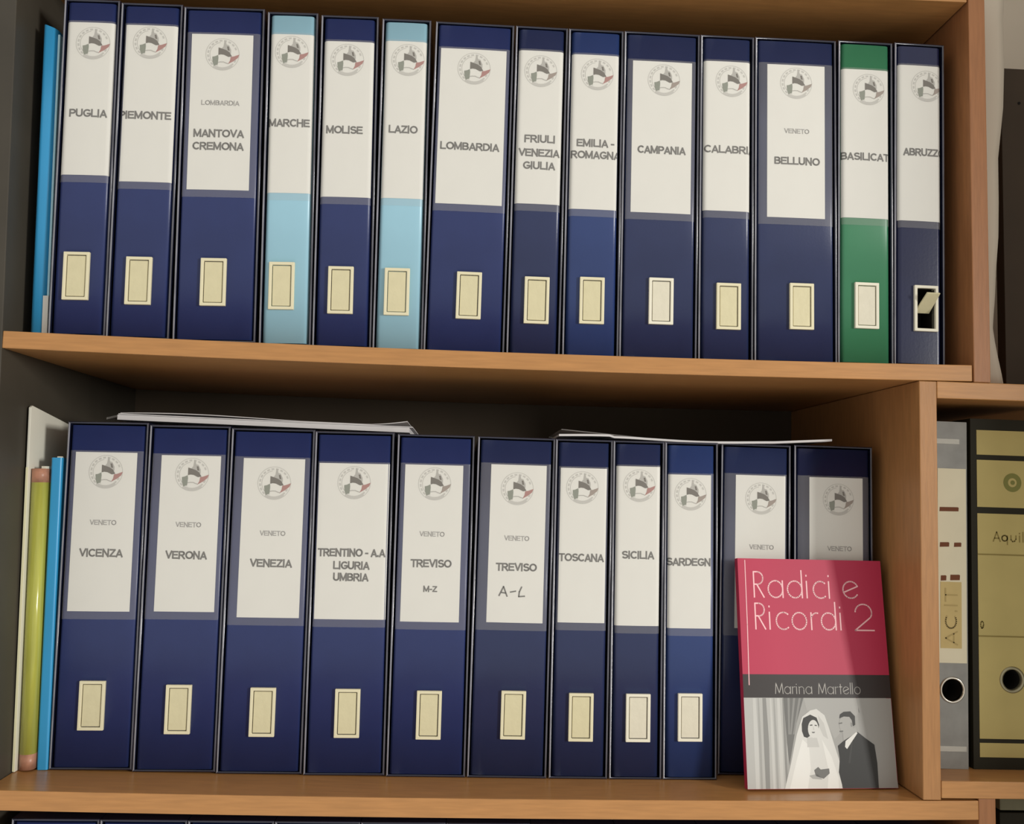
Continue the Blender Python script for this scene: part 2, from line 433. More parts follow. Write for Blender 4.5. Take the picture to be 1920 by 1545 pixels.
def binder(name_mat, x, y, z, w, lean, label, label_rect=None, emblem=None, latch=None, texts=(), open_flap=False, creases=(), group=None,
           name='ring_binder', white_latch=False, flag_dull=False):
    z = rest_on_shelf(x, z, w, lean)
    root = empty(name, (x, y, z), (0, lean, 0))
    tag(root, label, 'binder', group)
    slipcase_mb(w).build('slipcase', [M['case'], M['rim_glint'], M['rim_glint_dim']], root)
    hw = w/2-WT-0.0012; r = 0.0046 if w < 0.07 else 0.0032
    # rounded spine
    us = [-hw+r*(1-math.cos(math.pi/2*i/6)) for i in range(7)]
    us += [-hw+r+(2*hw-2*r)*i/8 for i in range(1, 8)]
    us += [hw-r*(1-math.cos(math.pi/2*(6-i)/6)) for i in range(7)]
    prof = [(u, spine_y(u, hw, r)) for u in us] + [(hw, 0.27), (-hw, 0.27)]
    b = MB(); b.prism(prof, WT+0.0006, HB-WT-0.0016, smooth=False)
    sp = b.build('spine', [name_mat, M['hole']], root)
    yf = lambda u, o: spine_y(max(-hw, min(hw, u)), hw, r)-o
    if latch:
        lx, lz = latch; fw, fh, bd = 0.0255, 0.0486, 0.0031
        if open_flap:
            c = MB(); c.box(lx-fw/2+bd, lx+fw/2-bd, -0.01, 0.03, lz-fh/2+bd, lz+fh/2-bd)
            for f in c.bm.faces: f.material_index = 1
            cut(sp, c)
            for p in sp.data.polygons:
                if p.center.y > 0.0035 and abs(p.center.x-lx) < fw/2 and abs(p.center.z-lz) < fh/2 and p.center.y < 0.04: p.material_index = 1
    for p in sp.data.polygons:
        p.use_smooth = abs(p.normal.z) < 0.5 and p.center.y < 0.02 and not open_flap
    if label_rect:
        l, rr, zb, zt = label_rect
        l = max(l, -hw+0.0006); rr = min(rr, hw-0.0006)
        cr = dict(creases)
        def labf(s, t):
            u = l+(rr-l)*s
            return (u, yf(u, 0.0003), zb+(zt-zb)*t)
        b = MB(); b.quadgrid(labf, 30, 1)
        lab = b.build('spine_label', M['paper'], root)
        if texts:
            big, sm = MB(), MB()
            for s, tx, tz, tw in texts:
                small = s == 'VENETO' or (s == 'LOMBARDIA' and len(texts) > 1)
                if s == 'A-L':
                    k = tw/48.0; hb = MB()
                    for st in ([(0,0),(8,17)], [(8,17),(15,-1)], [(4,6),(12,5)], [(21,7),(31,9)], [(42,17),(38,8),(37,-1),(48,0)]):
                        hb.ribbon([(tx-24*k+p[0]*k, tz-8*k+p[1]*k) for p in st], 0.0014, yf(tx, 0.0005), 0)
                    tag(hb.build('handwriting', M['ink'], lab), 'handwritten A-L in pen')
                    continue
                h = 0.0050 if small else (0.0058 if s == 'M-Z' else 0.0077)
                add_text(sm if small else big, s, tx, tz, tw, h, lambda u: yf(u, 0.00055), (l, rr), 0, 0.15 if small else 0.205)
            if len(big.bm.verts): big.build('lettering', M['ink'], lab)
            if len(sm.bm.verts): tag(sm.build('small_lettering', M['ink_faint'], lab), 'small pale lettering')
        if emblem:
            ex, ez = emblem; R = 0.0172
            b = MB()
            Y = lambda o: -0.0004-o
            P = lambda pts: [(ex+px_*R, ez+pz*R) for px_, pz in pts]
            # double ring of pale lettering, drawn as broken arcs
            def ringseg(r0, r1, a0, a1, mi, o):
                n = max(2, int(abs(a1-a0)/12))
                A = arc(0, 0, r0, a0, a1, n); B = arc(0, 0, r1, a0, a1, n)
                for i in range(n):
                    b.poly(P([A[i], A[i+1], B[i+1], B[i]]), Y(o), mi)
            ringseg(0.965, 1.0, 0, 360, 0, 0)
            for a0 in range(20, 340, 18):
                ringseg(0.80, 0.90, a0, a0+11, 0, 0.00001)
            ringseg(0.73, 0.755, 100, 250, 1, 0)
            ringseg(0.80, 0.96, 235, 310, 0, 0.00002)
            b.poly(P([(-.06,.36),(.05,.50),(.10,.86),(.17,.86),(.22,.62),(.36,.58),(.50,.30),(.50,.05),(.42,.13),(.22,.27)]), Y(0.00003), 1)
            b.poly(P([(.25,.50),(.36,.50),(.42,.24),(.30,.26)]), Y(0.00005), 2)
            b.poly(P([(-.24,.42),(-.04,.36),(.22,.27),(.42,.13),(.56,-.11),(.36,-.15),(.09,-.02),(-.09,0),(-.24,-.04)]), Y(0.00006), 2)
            b.poly(P([(-.59,-.16),(-.44,-.13),(-.25,-.04),(-.23,-.22),(-.26,-.63),(-.49,-.72),(-.57,-.44)]), Y(0.00005), 3)
            b.poly(P([(.49,-.14),(.67,-.11),(1.0,.02),(.91,-.2),(.67,-.4),(.34,-.59),(.45,-.38)]), Y(0.00005), 5 if flag_dull else 4)
            b.ribbon(P([(-.26,-.50),(-.10,-.47),(.08,-.47),(.22,-.53),(.36,-.57)]), 0.0009, Y(0.00004), 1)
            for xc, nx in ((l, -1), (rr, 1)):
                bmesh.ops.bisect_plane(b.bm, geom=b.bm.verts[:]+b.bm.edges[:]+b.bm.faces[:], plane_co=(xc, 0, 0), plane_no=(nx, 0, 0), clear_outer=True)
            # extra cuts so the print follows the rounded spine edges
            for sg in (-1, 1):
                for q in (0.0, 0.25, 0.5, 0.7, 0.85, 0.95):
                    bmesh.ops.bisect_plane(b.bm, geom=b.bm.verts[:]+b.bm.edges[:]+b.bm.faces[:], plane_co=(sg*(hw-r+r*q), 0, 0), plane_no=(1, 0, 0))
            for v in b.bm.verts: v.co.y += spine_y(max(-hw, min(hw, v.co.x)), hw, r)
            b.build('emblem', [M['ring_ink'], M['ring_ink_dark'], M['hull_ink'], M['flag_green'], M['flag_red'], M['flag_dull']], lab)
        # clear pocket welded over the label
        def pockf(s, t):
            u = -hw+0.0008+(2*hw-0.0016)*s
            return (u, yf(u, 0.0009), zb-0.0078+(zt+0.0016-zb+0.0078)*t)
        b = MB(); b.quadgrid(pockf, 30, 1)
        b.build('label_pocket', M['pocket'], root)
    if latch:
        b = MB(); bm = b.bm
        yo, yi, yb = -0.0024, -0.0024, 0.0008
        def rv(a, c, yy): return [bm.verts.new(q) for q in ((lx-a, yy, lz-c), (lx+a, yy, lz-c), (lx+a, yy, lz+c), (lx-a, yy, lz+c))]
        o1, i1 = rv(fw/2, fh/2, yo), rv(fw/2-bd, fh/2-bd, yi)
        o2, i2 = rv(fw/2, fh/2, yb), rv(fw/2-bd, fh/2-bd, 0.006 if open_flap else yb)
        for k in range(4):
            n = (k+1) % 4
            bm.faces.new((o1[k], o1[n], i1[n], i1[k])); bm.faces.new((o1[n], o1[k], o2[k], o2[n])); bm.faces.new((i1[k], i1[n], i2[n], i2[k]))
        bmesh.ops.recalc_face_normals(bm, faces=bm.faces[:])
        fr = b.build('flap_frame', M['white_plastic'] if white_latch else M['cream'], root, 0.0006, 2)
        b = MB(); pw, ph = fw/2-bd-0.0007, fh/2-bd-0.0007
        if not open_flap:
            b.box(lx-pw, lx+pw, -0.0012, 0.0004, lz-ph, lz+ph)
            b.build('finger_flap', M['white_flap'] if white_latch else M['cream_flap'], fr, 0.0004, 2)
        else:
            # flap swung out on its hinge half way up
            z0, y0 = lz-0.004, 0.006
            z1, y1 = lz+0.0135, -0.0135
            t = 0.0014
            v = [bm2 for bm2 in [b.bm.verts.new(c) for c in ((lx-pw, y0, z0), (lx+pw*0.75, y0, z0), (lx+pw, y1, z1), (lx-pw*0.55, y1, z1),
                 (lx-pw, y0+t, z0+t), (lx+pw*0.75, y0+t, z0+t), (lx+pw, y1+t, z1+t), (lx-pw*0.55, y1+t, z1+t))]]
            for f in ((0,1,2,3),(4,7,6,5),(0,4,5,1),(1,5,6,2),(2,6,7,3),(3,7,4,0)):
                b.bm.faces.new([v[i] for i in f])
            bmesh.ops.recalc_face_normals(b.bm, faces=b.bm.faces[:])
            tag(b.build('finger_flap', M['cream_flap'], fr, 0.0004, 2), 'cream finger flap swung half open')
    return root

# name, x, z, width, lean, label rectangle, emblem, latch, texts
UPPER = [
    ('PUGLIA', -0.3873, 0.4302, 0.0558, -0.0198, (-0.026, 0.0268, 0.1645, 0.3245), (0.0026, 0.3025), (-0.0026, 0.0607), [('PUGLIA', 0.0012, 0.2289, 0.038)]),
    ('PIEMONTE', -0.3279, 0.4294, 0.0621, -0.017, (-0.0253, 0.0267, 0.1609, 0.3255), (-0.0006, 0.307), (-0.0009, 0.059), [('PIEMONTE', -0.0021, 0.2303, 0.0531)]),
    ('MANTOVA CREMONA', -0.2526, 0.429, 0.0821, -0.0224, (-0.0323, 0.03, 0.1563, 0.3202), (-0.0007, 0.2989), (-0.0022, 0.061), [('LOMBARDIA', -0.0012, 0.2474, 0.0386), ('MANTOVA', -0.0018, 0.2153, 0.0513), ('CREMONA', -0.002, 0.2019, 0.0518)]),
    ('MARCHE', -0.1824, 0.4282, 0.0519, -0.023, (-0.0242, 0.0256, 0.1573, 0.3253), (-0.0004, 0.3064), (-0.0044, 0.061), [('MARCHE', -0.0010, 0.2309, 0.0425)]),
    ('MOLISE', -0.1257, 0.4278, 0.0593, -0.0172, (-0.0258, 0.0255, 0.1561, 0.3211), (-0.0018, 0.3013), (-0.0023, 0.0593), [('MOLISE', -0.0026, 0.2268, 0.038)]),
    ('LAZIO', -0.0696, 0.4273, 0.0509, -0.0095, (-0.0236, 0.0242, 0.1578, 0.3251), (0.0023, 0.305), (-0.0022, 0.0604), [('LAZIO', -0.0006, 0.2307, 0.0301)]),
    ('LOMBARDIA', -0.0026, 0.4271, 0.0822, 0.0028, (-0.0347, 0.0337, 0.1549, 0.3205), (0.0003, 0.2997), (0.0031, 0.0597), [('LOMBARDIA', -0.0012, 0.2162, 0.0616)]),
    ('FRIULI', 0.0679, 0.427, 0.055, 0.0019, (-0.025, 0.0251, 0.1585, 0.3226), (-0.0002, 0.3006), (0.002, 0.0574), [('FRIULI', 0.0006, 0.2277, 0.0322), ('VENEZIA', 0.0005, 0.2128, 0.0432), ('GIULIA', 0.0009, 0.1992, 0.0338)]),
    ('EMILIA', 0.1264, 0.4272, 0.0581, -0.0015, (-0.0255, 0.0243, 0.1552, 0.3212), (0.0018, 0.3001), (0.0005, 0.0592), [('EMILIA -', 0.0015, 0.2258, 0.0402), ('ROMAGNA', 0.0018, 0.2132, 0.0524)]),
    ('CAMPANIA', 0.1962, 0.4274, 0.0806, -0.0004, (-0.0307, 0.0322, 0.1541, 0.3172), (0.0023, 0.2971), (0.0022, 0.0609), [('CAMPANIA', 0.001, 0.2214, 0.0512)]),
    ('CALABRIA', 0.2666, 0.428, 0.0576, -0.0019, (-0.0271, 0.0263, 0.1589, 0.3206), (0.0046, 0.2992), (0.0024, 0.0578), [('CALABRIA', 0.0034, 0.225, 0.0556)]),
    ('BELLUNO', 0.3403, 0.4287, 0.0875, -0.0022, (-0.0306, 0.0312, 0.1539, 0.3197), (0.0003, 0.2998), (0.0056, 0.0598), [('VENETO', 0.0009, 0.2474, 0.0269), ('BELLUNO', 0.0014, 0.215, 0.0491)]),
    ('BASILICATA', 0.4141, 0.4295, 0.0591, 0.0036, (-0.0264, 0.0249, 0.1559, 0.3178), (0.0034, 0.296), (0.0005, 0.0624), [('BASILICATA', 0.0032, 0.2224, 0.0599)]),
    ('ABRUZZO', 0.4714, 0.4304, 0.0544, 0.0087, (-0.0248, 0.0254, 0.1544, 0.3245), (0.0081, 0.302), (0.0062, 0.0609), [('ABRUZZO', 0.0052, 0.2292, 0.0460)])
]
LOWER = [
    ('VICENZA', -0.3619, -0.0005, 0.0814, -0.0113, (-0.0315, 0.0305, 0.1563, 0.3177), (-0.0003, 0.2977), (-0.0016, 0.0633), [('VENETO', -0.0003, 0.246, 0.0267), ('VICENZA', -0.0007, 0.2152, 0.0441)]),
    ('VERONA', -0.2797, -0.0013, 0.0821, -0.0087, (-0.0278, 0.0326, 0.1587, 0.3178), (0.004, 0.2983), (0.0016, 0.0618), [('VENETO', 0.0027, 0.2469, 0.0258), ('VERONA', 0.002, 0.216, 0.0424)]),
    ('VENEZIA', -0.1953, -0.002, 0.0856, -0.0062, (-0.0293, 0.0337, 0.1553, 0.318), (0.003, 0.2926), (0.0012, 0.0612), [('VENETO', 0.0035, 0.2411, 0.0261), ('VENEZIA', 0.0032, 0.2106, 0.0433)]),
    ('TRENTINO', -0.1101, -0.0024, 0.082, -0.009, (-0.0358, 0.0376, 0.1557, 0.3158), (0.0007, 0.2959), (0.0015, 0.0618), [('TRENTINO - A.A', 0.0004, 0.2238, 0.07), ('LIGURIA', 0.0008, 0.2107, 0.0377), ('UMBRIA', 0.0006, 0.1988, 0.0366)]),
    ('TREVISO M-Z', -0.0274, -0.0028, 0.0806, -0.0028, (-0.0314, 0.0291, 0.1554, 0.3173), (-0.0003, 0.2976), (0.0013, 0.0619), [('VENETO', -0.0013, 0.2455, 0.026), ('TREVISO', -0.0015, 0.2153, 0.043), ('M-Z', -0.0012, 0.1891, 0.0149)]),
    ('TREVISO A-L', 0.0552, -0.0028, 0.0817, 0.003, (-0.026, 0.0325, 0.1564, 0.3199), (0.002, 0.295), (0.0047, 0.0633), [('VENETO', 0.003, 0.2434, 0.0262), ('TREVISO', 0.0034, 0.2136, 0.0434), ('A-L', -0.0003, 0.1883, 0.0266)]),
    ('TOSCANA', 0.1285, -0.0028, 0.0608, -0.0014, (-0.0245, 0.0246, 0.1578, 0.3185), (-0.0013, 0.298), (0.0017, 0.0621), [('TOSCANA', -0.001, 0.2251, 0.0483)]),
    ('SICILIA', 0.1878, -0.0024, 0.0549, -0.0043, (-0.0242, 0.0248, 0.1557, 0.3219), (0.0008, 0.3016), (0.002, 0.0622), [('SICILIA', 0.0005, 0.229, 0.0345)]),
    ('SARDEGNA', 0.2447, -0.0021, 0.0569, -0.0058, (-0.0258, 0.0211, 0.1539, 0.3144), (-0.0009, 0.2938), (-0.0004, 0.0632), [('SARDEGNA', 0.0012, 0.2228, 0.054)]),
    ('A', 0.3164, -0.0016, 0.0766, 0.0035, (-0.022, 0.0327, 0.152, 0.3153), (0.0057, 0.2904), (0.0065, 0.0591), [('VENETO', 0.0067, 0.2384, 0.0268)]),
    ('B', 0.4033, -0.0009, 0.0867, -0.0009, (-0.0265, 0.0325, 0.1507, 0.3144), (0.0054, 0.2908), (0.0064, 0.058), [('VENETO', 0.0064, 0.238, 0.027)])
]
LAB_U = {
    'PUGLIA': ('navy', 'navy blue slipcased ring binder with PUGLIA on its narrow white spine label'),
    'PIEMONTE': ('navy', 'navy blue slipcased ring binder with PIEMONTE on its narrow white spine label'),
    'MANTOVA CREMONA': ('navy', 'wide navy blue slipcased ring binder labelled MANTOVA CREMONA'),
    'MARCHE': ('sky', 'light blue ring binder labelled MARCHE, left one of the two light blue binders'),
    'MOLISE': ('navy', 'narrow navy ring binder labelled MOLISE, standing between the two light blue binders'),
    'LAZIO': ('sky', 'light blue ring binder labelled LAZIO, right one of the two light blue binders'),
    'LOMBARDIA': ('navy', 'wide navy blue slipcased ring binder with only LOMBARDIA on its label'),
    'FRIULI': ('navy_grey', 'narrow navy ring binder with FRIULI VENEZIA GIULIA on three label lines'),
    'EMILIA': ('navy_bright', 'narrow navy ring binder with EMILIA - ROMAGNA on its white label'),
    'CAMPANIA': ('navy_grey', 'wide slate navy ring binder labelled CAMPANIA with an off-white finger flap'),
    'CALABRIA': ('navy_grey', 'narrow navy ring binder labelled CALABRIA on the upper shelf'),
    'BELLUNO': ('navy_grey', 'wide navy ring binder labelled BELLUNO, left of the green binder'),
    'BASILICATA': ('green', 'green ring binder labelled BASILICATA, the only green binder'),
    'ABRUZZO': ('navy_dark', 'dark navy ring binder labelled ABRUZZO with its finger flap swung open'),
}
for n, x, z, w, lean, rect, em, la, tx in UPPER:
    mt, lab = LAB_U[n]
    binder(M[mt], x, 0.022, z, w, lean, lab, rect, em, la, tx, open_flap=(n == 'ABRUZZO'), group='labelled ring binders on the upper shelf',
           white_latch=n in ('CAMPANIA', 'BASILICATA', 'ABRUZZO'), flag_dull=n in ('FRIULI', 'CAMPANIA', 'BELLUNO', 'BASILICATA', 'ABRUZZO'))
LAB_L = {
    'VICENZA': ('navy', 'wide navy blue slipcased ring binder labelled VENETO VICENZA'),
    'VERONA': ('navy', 'wide navy blue slipcased ring binder labelled VENETO VERONA'),
    'VENEZIA': ('navy', 'wide navy blue slipcased ring binder labelled VENETO VENEZIA'),
    'TRENTINO': ('navy', 'wide navy ring binder labelled TRENTINO - A.A LIGURIA UMBRIA'),
    'TREVISO M-Z': ('navy', 'wide navy ring binder labelled TREVISO with printed M-Z beneath'),
    'TREVISO A-L': ('navy_grey', 'wide navy ring binder labelled TREVISO with handwritten A-L beneath'),
    'TOSCANA': ('navy_grey', 'narrow navy ring binder labelled TOSCANA on the lower shelf'),
    'SICILIA': ('navy_grey', 'narrow navy ring binder labelled SICILIA on the lower shelf'),
    'SARDEGNA': ('navy_bright', 'narrow bright navy ring binder labelled SARDEGNA, next to the pink book'),
    'A': ('navy_grey', 'wide navy ring binder marked VENETO behind the left half of the pink book'),
    'B': ('navy_dark', 'wide dark navy ring binder marked VENETO behind the right half of the pink book'),
}
for n, x, z, w, lean, rect, em, la, tx in LOWER:
    mt, lab = LAB_L[n]
    binder(M[mt], x, 0.080 if n in 'AB' else 0.064, z, w, lean, lab, rect, em, la, tx, group='labelled ring binders on the middle shelf',
           white_latch=n in ('SICILIA', 'SARDEGNA'), flag_dull=n in ('TREVISO M-Z', 'TOSCANA', 'SARDEGNA', 'A', 'B'))

# third row, only its top edge shows under the bottom shelf
UNDER = ['the VICENZA binder', 'the VERONA binder', 'the VENEZIA binder',
         'the TRENTINO binder', 'the TREVISO M-Z binder', 'the handwritten A-L binder',
         'the TOSCANA binder', 'the SICILIA binder', 'the SARDEGNA binder', 'the left half of the pink book', 'the right half of the pink book']
for i in range(11):
    xc = -0.3746+0.0822*i
    binder(M['navy'], xc, 0.020, -0.3811, 0.0815, 0.0, 'navy binder top under the bottom shelf, below '+UNDER[i],
           group='navy binders under the bottom shelf', name='ring_binder')

# ------------------------------------------------------------------ folders at the left end, upper shelf
def lean_empty(name, x, y, z, lean): return empty(name, (x, y, z), (0, lean, 0))
def rounded_front(w, r, y1, n=6):
    p = [(-w/2+r-r*math.cos(math.pi/2*i/n), r-r*math.sin(math.pi/2*i/n)) for i in range(n+1)]
    p += [(w/2-r+r*math.sin(math.pi/2*i/n), r-r*math.cos(math.pi/2*i/n)) for i in range(n+1)]
    return p + [(w/2, y1), (-w/2, y1)]

t = lean_empty('document_folder', -0.4291, 0.030, rest_on_shelf(-0.4291, Z1, 0.021, -0.0275), -0.0275)
tag(t, 'bright blue plastic document folder squeezed between the dark panel and the PUGLIA binder', 'folder')
b = MB(); b.prism(rounded_front(0.0150, 0.005, 0.24), 0.0, 0.322)
# slanted top corner of the folder
for v in b.bm.verts:
    if v.co.z > 0.3: v.co.z += -0.006*(v.co.x+0.0075)/0.0150 + 0.003
o = b.build('folder_body', M['blue_folder'], t, smooth=False)
for p in o.data.polygons: p.use_smooth = p.center.y < 0.006 and abs(p.normal.z) < 0.5
b = MB(); b.box(0.0076, 0.0100, 0.0010, 0.235, 0.0, 0.314); tag(b.build('folder_edge', M['blue_edge'], t, 0.0006), 'pale blue folder edge')
b = MB(); b.box(0.0048, 0.0102, -0.0006, 0.0009, 0.001, 0.041); tag(b.build('label', M['paper'], t, 0.0002), 'small white label')

# lower shelf: white folder, yellow-green book, blue folder
t = empty('document_folder', (-0.4315, 0.054, rest_on_shelf(-0.4315, 0, 0.0034, -0.0265)), (0, -0.0265, 0))
tag(t, 'tall white card folder standing against the dark side panel on the lower shelf', 'folder')
b = MB()
pts = [(0, 0.0), (0, 0.361), (0.004, 0.363), (0.20, 0.335), (0.20, 0.0)]
va = [b.bm.verts.new((-0.0016, y_, z_)) for y_, z_ in pts]; vb = [b.bm.verts.new((0.0008, y_, z_)) for y_, z_ in pts]
b.bm.faces.new(va[::-1]); b.bm.faces.new(vb)
for i in range(5):
    j = (i+1) % 5; b.bm.faces.new((va[i], va[j], vb[j], vb[i]))
bmesh.ops.recalc_face_normals(b.bm, faces=b.bm.faces[:])
b.build('folder_cover', M['white_card'], t, 0.0004)
b = MB(); b.box(-0.0014, 0.0006, -0.0008, 0.0, 0.001, 0.300); tag(b.build('folder_edge', M['cream_card'], t), 'pale yellow folder edge')

t = empty('book', (-0.4225, 0.056, rest_on_shelf(-0.4225, 0, 0.015, -0.027)), (0, -0.0270, 0))
tag(t, 'yellow-green book with faded red ends, between white folder and blue folder', 'book')
W_ = 0.0150
b = MB(); b.prism(rounded_front(W_, 0.0065, 0.20), 0.016, 0.285)
o = b.build('cover', M['lime'], t)
for p in o.data.polygons: p.use_smooth = abs(p.normal.z) < 0.5
for z0, z1 in ((0.001, 0.016), (0.285, 0.299)):
    b = MB(); b.prism(rounded_front(W_, 0.0065, 0.20), z0, z1)
    o = b.build('cover_end', M['red_end'], t)
    for p in o.data.polygons: p.use_smooth = abs(p.normal.z) < 0.5
b = MB(); b.box(W_/2-0.0052, W_/2-0.0004, 0.004, 0.195, 0.2990, 0.3015); b.build('pages', M['page'], t)

t = empty('document_folder', (-0.4087, 0.0630, rest_on_shelf(-0.4087, 0, 0.0108, -0.0215)), (0, -0.0215, 0))
tag(t, 'thin bright blue folder beside the VICENZA binder on the lower shelf', 'folder')
b = MB(); b.prism(rounded_front(0.0108, 0.0022, 0.22), 0.0, 0.311)
b.build('folder_body', M['blue_folder'], t)
b = MB(); b.box(0.0008, 0.0050, -0.00005, 0.004, 0.3111, 0.3122); b.build('pages', M['page'], t)

# ------------------------------------------------------------------ loose papers on top of the lower binders
def sheet_mb(x0, x1, y0, y1, zf, th, n=20):
    b = MB(); bm = b.bm; rows = []
    for i in range(n+1):
        s = i/n; x = x0+(x1-x0)*s
        za, zb = zf(s, 0), zf(s, 1)
        rows.append([bm.verts.new(c) for c in ((x, y0, za), (x, y1, zb), (x, y1, zb+th), (x, y0, za+th))])
    for i in range(n):
        for k in range(4):
            f = bm.faces.new((rows[i][k], rows[i][(k+1) % 4], rows[i+1][(k+1) % 4], rows[i+1][k]))
    bm.faces.new(rows[0][::-1]); bm.faces.new(rows[-1])
    bmesh.ops.recalc_face_normals(bm, faces=bm.faces[:])
    return b
ZT = 0.3497
o = sheet_mb(-0.3610, -0.0575, 0.074, 0.285, lambda s, t: ZT+0.0012*(1-s)-0.0030*s+0.0018, 0.0052-0.0).build('paper_stack', M['sheet'])
tag(o, 'stack of white papers lying across the tops of the VICENZA to TRENTINO binders', 'papers')
o = sheet_mb(-0.3600, -0.0540, 0.0735, 0.284, lambda s, t: ZT+0.0014*(1-s)-0.0030*s+0.0072, 0.0009).build('paper_sheet', M['sheet'])
tag(o, 'long white sheet lying flat on top of the paper stack', 'paper')
o = sheet_mb(-0.3590, -0.0600, 0.076, 0.283, lambda s, t: ZT+0.0014*(1-s)-0.0030*s+0.0084+0.0030*math.sin(math.pi*min(1, s*1.6))*(1-s)+(0.0050*((s-0.86)/0.14)**1.5 if s > 0.86 else 0), 0.0007, 40).build('paper_sheet', M['sheet'])
tag(o, 'topmost white sheet of the stack, its right corner curling upward', 'paper')
o = sheet_mb(-0.3760, -0.3610, 0.085, 0.26, lambda s, t: ZT+0.0035+0.004*s, 0.0022).build('plastic_sleeve', M['sleeve'])
tag(o, 'clear plastic sleeve poking out left of the white paper stack', 'sleeve')
o = sheet_mb(0.1010, 0.3960, 0.0665, 0.27, lambda s, t: ZT-0.0030+(0.0012*math.sin(s*9))+(0.0015 if s < 0.2 else 0)+0.0046*max(0, (s-0.78)/0.22)**1.4+0.0012, 0.0022, 60).build('plastic_sleeve', M['sheet'])
tag(o, 'thin pale plastic sleeve lying on the tops of the TOSCANA to VENETO binders', 'sleeve')
o = sheet_mb(0.1080, 0.225, 0.11, 0.26, lambda s, t: ZT+0.0010+0.0085*(1-s), 0.0009).build('paper_sheet', M['sleeve'])
tag(o, 'curled translucent sheet rising behind the pale sleeve above the TOSCANA binder', 'paper')

# ------------------------------------------------------------------ pink paperback leaning on the binders
bk = empty('paperback_book', (0.2935, 0.0256, 0.0009), (math.radians(-8.5), 0, math.radians(3.5)))
tag(bk, 'pink and black paperback leaning on the binders, titled Radici e Ricordi 2', 'book')
BW, BH = 0.158, 0.228
b = MB(); b.box(0.0015, BW-0.0015, 0.0006, 0.0078, 0.0012, BH-0.0012); b.build('pages', M['page'], bk)
b = MB(); bm = b.bm
# wrap-round cover: front, spine, back
for (x0, x1, y0, y1) in ((0, BW, 0, 0.0005), (0, 0.0006, 0.0005, 0.0080), (0, BW, 0.0080, 0.0085)):
    b.box(x0, x1, y0, y1, 0, BH)
cv = b.build('cover', M['pink'], bk)
# printed areas on the cover
e = 0.00012
b = MB()
b.poly([(0, 0.0875), (BW, 0.0875), (BW, 0.1105), (0, 0.1105)], -e)
nb = b.build('author_band', M['band'], cv)
b = MB(); stroke_text(b, 'Marina Martello', 0.0339, 0.1250, 0.0915, 0.0105, 0.00075, -2*e, 0)
b.build('lettering', M['band_print'], nb)
b = MB()
stroke_text(b, 'Radici', 0.0165, 0.0984, 0.1880, 0.0262, 0.00145, -e, 0)
stroke_text(b, 'e', 0.1140, 0.1302, 0.1885, 0.0262, 0.00145, -e, 0)
stroke_text(b, 'Ricordi', 0.0165, 0.1088, 0.1556, 0.0262, 0.00145, -e, 0)
stroke_text(b, '2', 0.1245, 0.1455, 0.1555, 0.0268, 0.00145, -e, 0)
b.build('lettering', M['pink_print'], cv)
# crease beside the spine
b = MB(); b.ribbon([(0.0078, 0.226), (0.0074, 0.16), (0.0064, 0.100)], 0.0009, -1.5*e, 0)
b.build('spine_crease', M['pink_print'], cv)
# black and white wedding photograph
b = MB()
def PH(zx, zy): return ((zx-(80+(zy-920)*25/560.0))*1.71e-4, max(0.0003, (1487-zy)/567.0*0.0875))
G = [0.36, 0.46, 0.26, 0.045, 0.66, 0.028, 0.40, 0.16, 0.55, 0.76]
gm = [grey(v) for v in G]
def ph(pts, k, mi): b.poly([PH(*p) for p in pts], -e-k*0.00003, mi)
b.poly([(0.0, 0.0003), (BW-0.0003, 0.0003), (BW-0.0003, 0.0873), (0, 0.0873)], -e, 0)
ph([(80,920),(330,920),(350,1200),(345,1487),(105,1487)], 1, 1)
for zx, w_, mi in ((135, 18, 8), (195, 22, 2), (240, 10, 8), (285, 16, 8), (318, 8, 2), (165, 8, 0), (262, 8, 0)):
    ph([(zx,922),(zx+w_,922),(zx+w_*1.2+14,1200),(zx+w_+24,1486),(zx+20,1486),(zx+8,1200)], 2, mi)
ph([(325,920),(450,920),(405,1080),(360,1340),(345,1200)], 3, 7)
for a_, c_ in ((350, 352), (385, 362), (420, 380)):
    ph([(a_,921),(a_+14,921),(c_+12,1150),(c_+2,1150)], 4, 2)
ph([(450,920),(780,920),(800,1010),(640,1180),(560,1010),(470,1000)], 2, 6)
ph([(790,920),(972,920),(1030,1485),(905,1485),(895,1210),(800,1130)], 2, 0)
# bride: veil, dress, hair, face, bouquet
ph([(490,1000),(440,1040),(405,1150),(368,1330),(330,1486),(682,1486),(672,1330),(642,1230),(610,1120),(580,1030),(530,990)], 5, 4)
ph([(440,1180),(400,1320),(360,1486),(470,1486),(490,1360),(480,1220)], 6, 9)
ph([(560,1180),(620,1290),(660,1420),(660,1486),(590,1486),(600,1380)], 6, 9)
ph([(540,1030),(575,1080),(600,1180),(570,1160),(545,1100)], 6, 8)
ph([(437,1085),(447,1048),(490,1026),(530,1045),(545,1090),(540,1120),(500,1150),(470,1172),(450,1165),(438,1130)], 7, 3)
b.poly([PH(508+33*math.cos(a*0.3142), 1116+57*math.sin(a*0.3142)) for a in range(20)], -e-8*0.00003, 4)
ph([(487,1090),(503,1088),(503,1095),(488,1096)], 9, 3)
ph([(517,1090),(531,1092),(530,1098),(517,1096)], 9, 3)
ph([(508,1096),(516,1122),(506,1122)], 9, 8)
ph([(498,1134),(520,1134),(514,1142),(502,1142)], 9, 7)
ph([(470,1170),(530,1172),(545,1230),(470,1230)], 7, 8)
ph([(510,1372),(535,1352),(550,1368),(602,1362),(605,1392),(568,1425),(520,1408)], 8, 7)
ph([(480,1405),(530,1395),(560,1430),(500,1425)], 8, 6)
